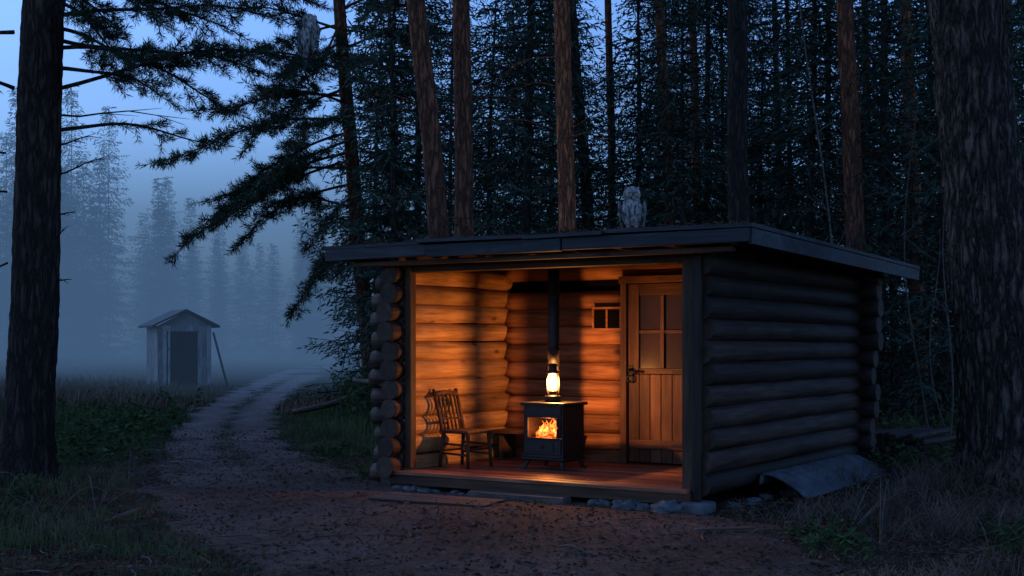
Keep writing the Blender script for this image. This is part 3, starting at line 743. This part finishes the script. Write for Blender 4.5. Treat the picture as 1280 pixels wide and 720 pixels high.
crowns=[]
for s in range(2):
    qb=QB()
    for i in range(18):
        z=rnd.uniform(0,6.5); a=rnd.uniform(0,6.28); L_=rnd.uniform(.9,2.2)*(1.25-z/8)
        S=np.array([0,0,z]); pine_branch(qb,S,S+np.array([math.cos(a)*L_,math.sin(a)*L_,rnd.uniform(-.5,.5)]),.1,.03,.28,.06,.22,.55,.3,nper=5)
    crowns.append(qb.mesh('pine_crown',[M_barko,M_pine]))
bgp=[(548,520,26,17.5,M_bark),(580,577,24,18.5,M_bark),(709,702,22,20,M_barko),(737,714,15,25,M_barkd),(838,825,14,24,M_barko),(925,921,27,19.5,M_barkd),
     (1069,1056,24,21,M_bark),(1143,1132,18,24,M_barko),(1084,1081,11,30,M_barko),(766,760,11,32,M_barko),(872,865,12,30,M_barko),
     (1262,1258,16,28,M_bark),(976,968,9,38,M_bark),(500,486,8,38,M_bark)]
for i,(xa,xb,w,d,mt_) in enumerate(bgp):
    X0=(xa-640)/F*d; slope=(xb-xa)/F*d/(290/F*d); zb=float(gz(X0,d)); zr=CH+140/F*d
    xbase=X0-slope*(zr-zb); r0=w/F*d/2
    qb=QB(); H_=rnd.uniform(15,18); trunk_qb(qb,(0,0,0),(slope*5,0,5),H_,r0*1.12,r0*.55,18,36,20+i,.3,0,.06)
    for k in range(14):
        z=rnd.uniform(2.2,9.5); a=rnd.uniform(0,6.28); dead_branch(qb,(slope*z+math.cos(a)*r0*.8,math.sin(a)*r0*.8,z),(math.cos(a),math.sin(a),rnd.uniform(-.3,.4)),rnd.uniform(.3,1.5),.013)
    pt=empty('pine_tree',(xbase,d,zb)); obj('trunk',qb.mesh('trunk',[mt_,M_pine],True),pt)
    obj('crown',crowns[i%2],pt,(slope*(H_-6.3),0,H_-6.3),(0,0,rnd.uniform(0,6)))

def spruce(seed,H,Rr,z_lo=1.0,dens=1.0,ll=1.0,tr=.10,wd=.036):
    rg=random.Random(seed); qb=QB(); n=14
    V,Fq=tube([(.06*math.sin(t*7+seed)*t,.05*math.sin(t*5+seed*2)*t,-.3+(H+.3)*t) for t in np.linspace(0,1,n)],np.linspace(tr,.015,n),8,False); qb.add(V,Fq,0)
    C=[];D=[];Ls=[];Ws=[]
    z=z_lo
    while z<H-.1:
        nb=rg.randint(4,6); a0=rg.uniform(0,6.28)
        for b in range(nb):
            if rg.random()<.13: continue
            a=a0+b*6.283/nb+rg.uniform(-.3,.3)
            L=(Rr*(1-z/H)**.75+.25)*rg.uniform(.55,1.2)
            if z<3.0: L*=rg.uniform(.5,1.0)
            rad=np.array([math.cos(a),math.sin(a),0]); tan=np.array([-math.sin(a),math.cos(a),0])
            dr_=rg.uniform(.25,.55)*(1-.6*z/H); z_=z+rg.uniform(-.08,.08)
            def pos(t): return np.array([0,0,z_])+rad*L*t+np.array([0,0,-dr_*L*t+.28*L*t*t])
            V,Fq=tube([pos(t) for t in (0,.35,.7,1)],[.020,.015,.009,.004],3,False); qb.add(V,Fq,0)
            m=max(4,int(L*9*dens))
            for i in range(m):
                t=.08+.92*(i+rg.random())/m; p=pos(t); s=1 if i%2 else -1
                d=rad*rg.uniform(.35,.8)+tan*s*rg.uniform(.4,.9)+np.array([0,0,rg.uniform(-.7,.1)]); d/=np.linalg.norm(d)
                l=(.20+.32*L*(1-t)*.6)*rg.uniform(.7,1.35); l=min(l,.8)
                kk=max(3,int(l/(.055*ll))); tt=np.linspace(0,1,kk)[:,None]
                c=p+d*l*tt; c[:,2]-=.12*l*tt[:,0]**2
                rv=R.normal(size=(kk,3)); rv[:,2]-=.5
                C.append(c); D.append(d*.9+rv*.38); Ls.append(R.uniform(.11,.21,kk)*ll); Ws.append(np.full(kk,wd*ll))
        z+=rg.uniform(.16,.30)*(1 if z>H*.5 else 1.15)/max(.6,dens)
    V,Fq=diamonds(np.concatenate(C),np.concatenate(D),np.concatenate(Ls),np.concatenate(Ws)); qb.add(V,Fq,1)
    return qb.mesh('spruce_mesh',[M_barkd,M_spruce])
SPR=[spruce(1,17,2.7,.8),spruce(2,14,2.4,.6),spruce(3,20,3.1,1.2),spruce(4,9,1.9,.3)]
FAR=[spruce(5,17,3.0,.6,.65,1.8,.09,.042),spruce(6,21,3.2,.8,.6,1.9,.09,.042)]
spl=[(520,29,1),(655,30,0),(610,25,3),(690,36,1),(760,28,3),(790,24,3),(835,34,1),(880,27,0),(950,25,3),(1030,27,1),(1100,29,0),(1120,23,3),
     (1160,32,0),(1200,26,3),(1300,25,0),(1005,22,3),(560,36,1),(1350,30,2),(910,37,2),(495,24,3),(1290,20,3),(990,33,2),(1240,38,2),(820,42,0),(700,25,3),(860,23,3),(655,23,3),(470,32,3),(1180,21,3)]
for px_,d,v in spl:
    X_=(px_-640)/F*d; s=rnd.uniform(.85,1.15)
    o=obj('spruce_tree',SPR[v],None,(X_,d,float(gz(X_,d))-.05),(rnd.uniform(-.02,.02),rnd.uniform(-.02,.02),rnd.uniform(0,6.28)),(s,s,s*rnd.uniform(.95,1.1)))
df=empty('distant_forest')
for i in range(116):
    if i<70: px_=rnd.uniform(-250,500); d=rnd.uniform(112,155); s=rnd.uniform(.8,1.2)
    elif i<94: px_=rnd.uniform(480,1500); d=rnd.uniform(46,85); s=rnd.uniform(.5,.8)
    else: px_=rnd.uniform(1400,2200); d=rnd.uniform(30,70); s=rnd.uniform(.7,1.1)
    if i<70:
        s*=.86+.25*math.sin(px_*.011+1.2)
    X_=(px_-640)/F*d
    obj('spruce_far',FAR[rnd.choice([0,1])],df,(X_,d,float(gz(X_,d))-.1),(0,0,rnd.uniform(0,6.28)),(s,s,s))

for k,(p,q,r_) in enumerate((((1042,300,19),(1012,30,19),.022),((1172,510,16.5),(1196,250,16.5),.014),((1150,480,17),(1142,200,17),.012),((1185,500,18),(1165,330,18),.012),((438,500,24),(426,390,24),.012))):
    qb=QB(); p_=np.array(W(*p)); q_=np.array(W(*q)); p_[2]=float(gz(p_[0],p_[1]))
    P=[p_+(q_-p_)*t+np.array([.15*math.sin(t*4+k),0,0]) for t in np.linspace(0,1.2,14)]
    P=np.array(P)-p_; V,Fq=tube(P,np.linspace(r_,r_*.3,14),6,False); qb.add(V,Fq,0)
    for i in range(14):
        j=rnd.randint(4,12); a=rnd.uniform(0,6.28); dead_branch(qb,P[j],(math.cos(a),math.sin(a),.7),rnd.uniform(.3,.8),.006)
    obj('bare_sapling',qb.mesh('bare_sapling',[M_stick],True),None,tuple(p_))
for k,(px_,d) in enumerate(((120,11.5),(60,10.5),(1180,9.5),(1100,9.2),(1240,9.0),(1060,10),(1140,12),(160,13))):
    qb=QB(); X_=(px_-640)/F*d
    for i in range(5):
        a=rnd.uniform(0,6.28); l=rnd.uniform(.4,.9); h=rnd.uniform(.2,.5)
        P=[(math.cos(a)*l*t,math.sin(a)*l*t,h*math.sin(t*2.6)) for t in np.linspace(0,1,10)]
        V,Fq=tube(P,np.linspace(.005,.0015,10),4,False); qb.add(V,Fq,0)
    obj('bramble',qb.mesh('bramble',[M_stick],True),None,(X_,d,float(gz(X_,d))))

# ------------------------------------------------------------ grass etc.
def incabin(x,y,m=.0):
    dx,dy=x-CX,y-CY; lx=ca*dx-sa*dy; ly=sa*dx+ca*dy
    return (lx>-3.75-m)&(lx<.05+m)&(ly>-.35-m)&(ly<4.5+m)
def blades(name,x,y,h,w,lean,mat,curl=.5):
    n=len(x); z=gz(x,y); a=R.uniform(0,6.283,n); la_=R.uniform(.2,1,n)*lean
    dx=np.cos(a)*la_*h; dy=np.sin(a)*la_*h; b=R.uniform(0,6.283,n); wx=np.cos(b)*w/2; wy=np.sin(b)*w/2
    B=np.stack([x,y,z-.01],-1); M1=np.stack([x+dx*.35,y+dy*.35,z+h*.6],-1); T1=np.stack([x+dx,y+dy,z+h*np.maximum(.08,1-curl*la_*.6)],-1)
    Wv=np.stack([wx,wy,np.zeros(n)],-1)
    V=np.stack([B-Wv,B+Wv,M1-Wv*.8,M1+Wv*.8,T1-Wv*.12,T1+Wv*.12],1).reshape(-1,3)
    i=np.arange(n)*6; Fq=np.concatenate([np.stack([i,i+1,i+3,i+2],-1),np.stack([i+2,i+3,i+5,i+4],-1)])
    return obj(name,np_mesh(name,V,Fq,[mat]))
def clump(x,y,s=1.0,th=0.0):
    v=np.sin(x*1.9*s+np.sin(y*1.3*s)*2)+np.sin(y*2.3*s+x*.7*s)+.8*np.sin(x*4.7*s-y*3.9*s)+R.normal(size=len(x))*.5
    return v>th
def region(n,px0,px1,d0,d1,pw=1.0):
    d=d0+(d1-d0)*R.random(n)**pw; p=R.uniform(px0,px1,n); return (p-640)/F*d,d
def grassreg(name,n,px0,px1,d0,d1,h0,h1,w,lean,mat,th=-.3,pw=1.0,curl=.5,s=1.0,pm=0.05):
    x,y=region(n,px0,px1,d0,d1,pw); k=clump(x,y,s,th)&~onpath(x,y,pm)&~incabin(x,y,.05); x=x[k];y=y[k]
    l_,r_=pathLR(y); dp=np.minimum(np.abs(x-l_),np.abs(x-r_)); sc=np.where(y<108,np.clip(.25+dp/np.where(y>30,7,2.0),0,1),1)
    sc=np.where((y>45)&(x>l_-14),sc*.45,sc)
    return blades(name,x,y,R.uniform(h0,h1,len(x))*sc,w,lean,mat,curl)
grassreg('grass',48000,-120,420,8,24,.05,.24,.006,.9,M_grass,-.6)
grassreg('meadow_grass',34000,-150,480,20,45,.10,.42,.013,.6,M_grass,-.8)
grassreg('dry_meadow_grass',46000,-200,560,27,110,.25,.65,.026,.5,M_dry,-.6,1.3)
grassreg('dry_grass',10000,-100,420,9,26,.15,.4,.006,1.0,M_dead,.6)
grassreg('verge_grass',14000,360,500,14,30,.05,.22,.008,.8,M_grass,-.6)
grassreg('verge_grass',2500,380,500,12.5,16,.05,.2,.006,.9,M_grass,-.6)
grassreg('dead_grass',8000,900,1400,7.5,13.5,.12,.5,.005,2.1,M_dead,.0,curl=1.1)
grassreg('forest_grass',14000,900,1400,12,30,.06,.3,.010,1.0,M_dead,.5,1.3)
grassreg('forest_moss_grass',9000,900,1400,8,26,.04,.16,.008,1.0,M_grass,.9,1.3)
# low grass on the crown of the track and creeping in from its edges
n=9000; y=R.uniform(13.5,50,n)**1.0; l_,r_=pathLR(y); u=np.where(R.random(n)<.5,.5+R.normal(size=n)*.045,np.where(R.random(n)<.5,np.abs(R.normal(size=n))*.05,1-np.abs(R.normal(size=n))*.05))
x=l_+(r_-l_)*u; k=clump(x,y,1.3,-.1); x=x[k];y=y[k]; blades('track_grass',x,y,R.uniform(.02,.08,len(x)),.008,1.0,M_grass)
n=64000; x,y=region(n,-150,1450,6.5,22,1.3); k=~incabin(x,y,-.0)&(~onpath(x,y)|(R.random(n)<.6)); x=x[k];y=y[k]; n=len(x)
C=np.stack([x,y,gz(x,y)+.012+R.random(n)*.02],-1); D=np.stack([R.normal(size=n),R.normal(size=n),R.normal(size=n)*.25],-1)
V,Fq=diamonds(C,D,R.uniform(.02,.07,n),R.uniform(.004,.03,n)); obj('leaf_litter',np_mesh('leaf_litter',V,Fq,[M_litter]))
qb=QB(); oc=np.array([(1,0,0),(0,1,0),(-1,0,0),(0,-1,0),(.1,0,.7)])
x,y=region(2600,150,1150,7,24,1.2)
for a_,b_ in zip(x,y):
    s_=rnd.uniform(.005,.02)
    if incabin(np.array([a_]),np.array([b_]))[0]: continue
    Vp=oc*s_*R.uniform(.7,1.3,(5,1)); Vp=Vp+np.array([a_,b_,float(gz(a_,b_))+.008]); qb.add(Vp,[[0,1,4,4],[1,2,4,4],[2,3,4,4],[3,0,4,4]])
F_=np.concatenate(qb.F)[:,:3]; obj('pebbles',np_mesh('pebbles',np.concatenate(qb.V),F_,[M_stone]))
qb=QB()
for i in range(900):
    x_,y_=region(1,-100,1400,7,17); x_=float(x_[0]);y_=float(y_[0])
    if incabin(np.array([x_]),np.array([y_]),.1)[0]: continue
    if onpath(np.array([x_]),np.array([y_]))[0] and rnd.random()<.6: continue
    a=rnd.uniform(0,6.28); l=rnd.uniform(.08,.5); z=float(gz(x_,y_))+.015
    P=[(x_+math.cos(a+.3*t)*l*t,y_+math.sin(a+.3*t)*l*t,z+rnd.uniform(0,.03)) for t in(0,.33,.66,1)]
    V,Fq=tube(P,rnd.uniform(.002,.006),4,False); qb.add(V,Fq)
obj('fallen_twigs',qb.mesh('fallen_twigs',[M_stick]))
def leafy(name,px0,px1,d0,d1,nst,h,ls,mat=M_leaf):
    x,y=region(nst,px0,px1,d0,d1); C=[];D=[];L_=[];qb=QB()
    for a_,b_ in zip(x,y):
        if onpath(np.array([a_]),np.array([b_]))[0]: continue
        z=float(gz(a_,b_)); hh=h*rnd.uniform(.4,1.2); lx,ly=rnd.uniform(-.3,.3)*hh,rnd.uniform(-.3,.3)*hh
        V,Fq=tube([(a_,b_,z),(a_+lx*.4,b_+ly*.4,z+hh*.6),(a_+lx,b_+ly,z+hh)],.003,3,False); qb.add(V,Fq,0)
        m=rnd.randint(8,16)
        t=R.uniform(.3,1,m)[:,None]; C.append(np.array([a_,b_,z])+np.array([lx,ly,hh])*t); dd=R.normal(size=(m,3)); dd[:,2]=dd[:,2]*.3-.05; D.append(dd); L_.append(ls*R.uniform(.5,1.2,m))
    V,Fq=diamonds(np.concatenate(C),np.concatenate(D),np.concatenate(L_),np.concatenate(L_)*.5); qb.add(V,Fq,0)
    obj(name,qb.mesh(name,[mat]))
leafy('undergrowth',60,220,15,27,220,.35,.10)
leafy('undergrowth',-60,330,20,34,160,.35,.11)
leafy('undergrowth',-30,70,10.5,12.5,50,.16,.06)
leafy('undergrowth',985,1090,8.6,9.8,40,.16,.065)
leafy('undergrowth',1225,1290,8.8,10,24,.22,.07)
leafy('undergrowth',1090,1240,14,20,160,.3,.09)
leafy('shrub',428,482,22,30,150,.9,.10)
leafy('undergrowth',375,480,14,18,80,.13,.05)
ellip('mossy_rock',(*G(1100,497)[:2],.55),(.5,.4,.35),M_stone,None,amp=.5,fs=1.5)

# ------------------------------------------------------------ birds
def feather(name,a,b_,sc):
    m,nt,b=newmat(name); v=coords(nt,(sc,sc,sc*.45)); n=nz(nt,v,1,4,.7)
    wv=N(nt,'ShaderNodeTexVoronoi'); wv.inputs['Scale'].default_value=1.6; nt.links.new(v,wv.inputs['Vector'])
    c=ramp(nt,n,[(.42,a),(.58,b_)]); c=mixc(nt,.6,c,ramp(nt,wv.outputs['Distance'],[(.15,(.3,.27,.25)),(.45,(1.1,1.1,1.1))]),'MULTIPLY')
    nt.links.new(c,b.inputs['Base Color']); b.inputs['Roughness'].default_value=.9; b.inputs['Specular IOR Level'].default_value=.1; bump(nt,b,n,.5,.01); return m
M_fe=feather('owl_feathers',(.05,.045,.042),(.30,.28,.26),38)
M_fw=feather('owl_wing_feathers',(.03,.028,.027),(.17,.16,.15),34)
M_fc=feather('owl_face',(.17,.16,.15),(.33,.31,.29),50)
M_eye=simple('owl_eye',(.35,.18,.03),.2); M_pup=simple('owl_pupil',(.004,.004,.004),.1); M_beak=simple('beak',(.05,.045,.04),.4)
def loft(name,prof,mat,parent,seg=22):
    V=[];n=len(prof)
    for z,rx,ry,yo in prof:
        for j in range(seg):
            a=2*math.pi*j/seg; V.append((rx*math.cos(a),yo+ry*math.sin(a),z))
    i=np.arange(n-1)[:,None]*seg; j=np.arange(seg)[None,:]; j2=(j+1)%seg
    Fq=np.stack([i+j,i+j2,i+seg+j2,i+seg+j],-1).reshape(-1,4)
    o=obj(name,np_mesh(name,V,Fq,[mat],smooth=True),parent); s=o.modifiers.new('s','SUBSURF'); s.levels=1; s.render_levels=1; return o
def owl(name,loc,rz,S=1.0,tail=.10,headw=1.0,head_turn=0):
    e=empty(name,loc,(0,0,rz)); e.scale=(S,S,S)
    loft('body',[(.015,.004,.004,.03),(.02,.035,.035,.03),(.06,.075,.07,.02),(.12,.098,.085,.01),(.18,.103,.086,.0),(.23,.092,.078,.0),(.262,.074,.066,.0),(.285,.068,.06,-.0),(.30,.06,.055,0)],M_fe,e)
    h=empty('head',(0,0,.27),(0,0,head_turn)); h.parent=e
    loft('skull',[(-.01,.05,.05,0),(.015,.072*headw,.065,0),(.05,.083*headw,.07,-.003),(.085,.077*headw,.066,-.002),(.11,.058*headw,.052,0),(.125,.03*headw,.028,0),(.13,.003,.003,0)],M_fe,h)
    for s in(-1,1):
        ellip('facial_disc',(s*.034*headw,-.052,.058),(.036*headw,.020,.042),M_fc,h,(0,0,s*.35))
        ellip('eye',(s*.032*headw,-.070,.064),(.0125,.008,.0125),M_eye,h)
        ellip('pupil',(s*.032*headw,-.0765,.064),(.007,.004,.007),M_pup,h,u=10,v=8)
        V,Fq=tube([(s*.008,-.072,.062),(s*.025,-.074,.088),(s*.055*headw,-.056,.108)],[.005,.008,.004],6); obj('brow',np_mesh('brow',V,Fq,[M_fc],smooth=True),h)
        if headw>=1:
            V,Fq=tube([(s*.048,-.02,.10),(s*.058,-.02,.115),(s*.062,-.015,.124)],[.014,.010,.003],8); obj('ear_tuft',np_mesh('ear_tuft',V,Fq,[M_fw],smooth=True),h)
        w=loft('wing',[(.0,.003,.006,.05),(.04,.013,.03,.045),(.10,.02,.055,.03),(.17,.024,.068,.012),(.23,.02,.055,.004),(.265,.01,.03,0),(.272,.002,.005,0)],M_fw,e)
        w.location=(s*.088,.008,0); w.rotation_euler=(0,s*.10,0)
        for k in range(3):
            V,Fq=tube([(s*.035+(k-1)*.012,-.01,.02),(s*.035+(k-1)*.014,-.035,.008),(s*.035+(k-1)*.016,-.052,-.004)],[.008,.007,.003],6); obj('toe',np_mesh('toe',V,Fq,[M_beak],smooth=True),e)
        ellip('leg',(s*.035,.0,.035),(.022,.024,.035),M_fe,e)
    V,Fq=tube([(0,-.070,.062),(0,-.085,.05),(0,-.082,.034)],[.009,.007,.001],8); obj('beak',np_mesh('beak',V,Fq,[M_beak],smooth=True),h)
    loft('tail',[(.10,.035,.02,.05),(.0,.042,.014,.075),(-tail*.6,.04,.010,.09),(-tail,.03,.007,.10),(-tail-.01,.004,.002,.10)],M_fw,e)
    return e
ox,oy=toW(-.669,-.30)
owl('owl',(ox,oy,2.522),math.radians(-12),1.0,.03,1.0,math.radians(14))
p=W(389,66,12.75)
b=owl('perched_owl',(p.x,p.y,p.z),0,1.0,.17,.78,math.radians(-40)); b.rotation_euler=(0,math.radians(6),math.radians(140))

# ------------------------------------------------------------ mist: homogeneous absorbing medium whose added glow stands in for scattered sky light
def fog(name,x0,x1,y0,y1,z1,dens,L,rz=0):
    m=bpy.data.materials.new(name); m.use_nodes=True; nt=m.node_tree; nt.nodes.clear()
    s=N(nt,'ShaderNodeVolumeAbsorption'); s.inputs['Color'].default_value=(0,0,0,1); s.inputs['Density'].default_value=dens
    e=N(nt,'ShaderNodeEmission'); e.inputs[0].default_value=(*L,1); e.inputs[1].default_value=dens
    a=N(nt,'ShaderNodeAddShader'); nt.links.new(s.outputs[0],a.inputs[0]); nt.links.new(e.outputs[0],a.inputs[1])
    o=N(nt,'ShaderNodeOutputMaterial'); nt.links.new(a.outputs[0],o.inputs['Volume'])
    V=[(x,y,z) for x in(x0,x1) for y in(y0,y1) for z in(-3,z1)]
    me=bpy.data.meshes.new(name); me.from_pydata(V,[],[(0,1,3,2),(4,6,7,5),(0,4,5,1),(2,3,7,6),(0,2,6,4),(1,5,7,3)]); me.materials.append(m)
    return obj(name,me,None,(0,0,0),(0,0,rz))
fog('mist',-160,90,34,190,20,.0125,(.068,.142,.275),math.radians(14))
fog('mist',-160,90,47,180,9,.015,(.038,.076,.145),math.radians(20))

# ------------------------------------------------------------ sky & sun
w=bpy.data.worlds.new('World'); SC.world=w; w.use_nodes=True; nt=w.node_tree
bg=nt.nodes['Background']; sk=N(nt,'ShaderNodeTexSky',sky_type='NISHITA'); sk.sun_disc=False
sk.sun_elevation=math.radians(28); sk.sun_rotation=math.radians(300); sk.air_density=1.0; sk.dust_density=.8; sk.ozone_density=3
c=mixc(nt,1.0,sk.outputs[0],(.86,1.18,1.78),'MULTIPLY'); nt.links.new(c,bg.inputs[0]); bg.inputs[1].default_value=.15
sun=bpy.data.lights.new('sun','SUN'); sun.energy=.04; sun.angle=math.radians(25); sun.color=(.75,.85,1)
so=bpy.data.objects.new('sun',sun); COL.objects.link(so); so.rotation_euler=(math.radians(62),0,math.radians(-120))

cam=bpy.data.cameras.new('camera'); co=bpy.data.objects.new('camera',cam); COL.objects.link(co)
co.location=(0,0,CH); co.rotation_euler=(math.radians(90),0,0); cam.lens=45; cam.sensor_width=36; cam.shift_y=70/1280; cam.clip_end=2000; cam.clip_start=.1
SC.camera=co
print('POLYS',sum(len(m.polygons) for m in bpy.data.meshes))
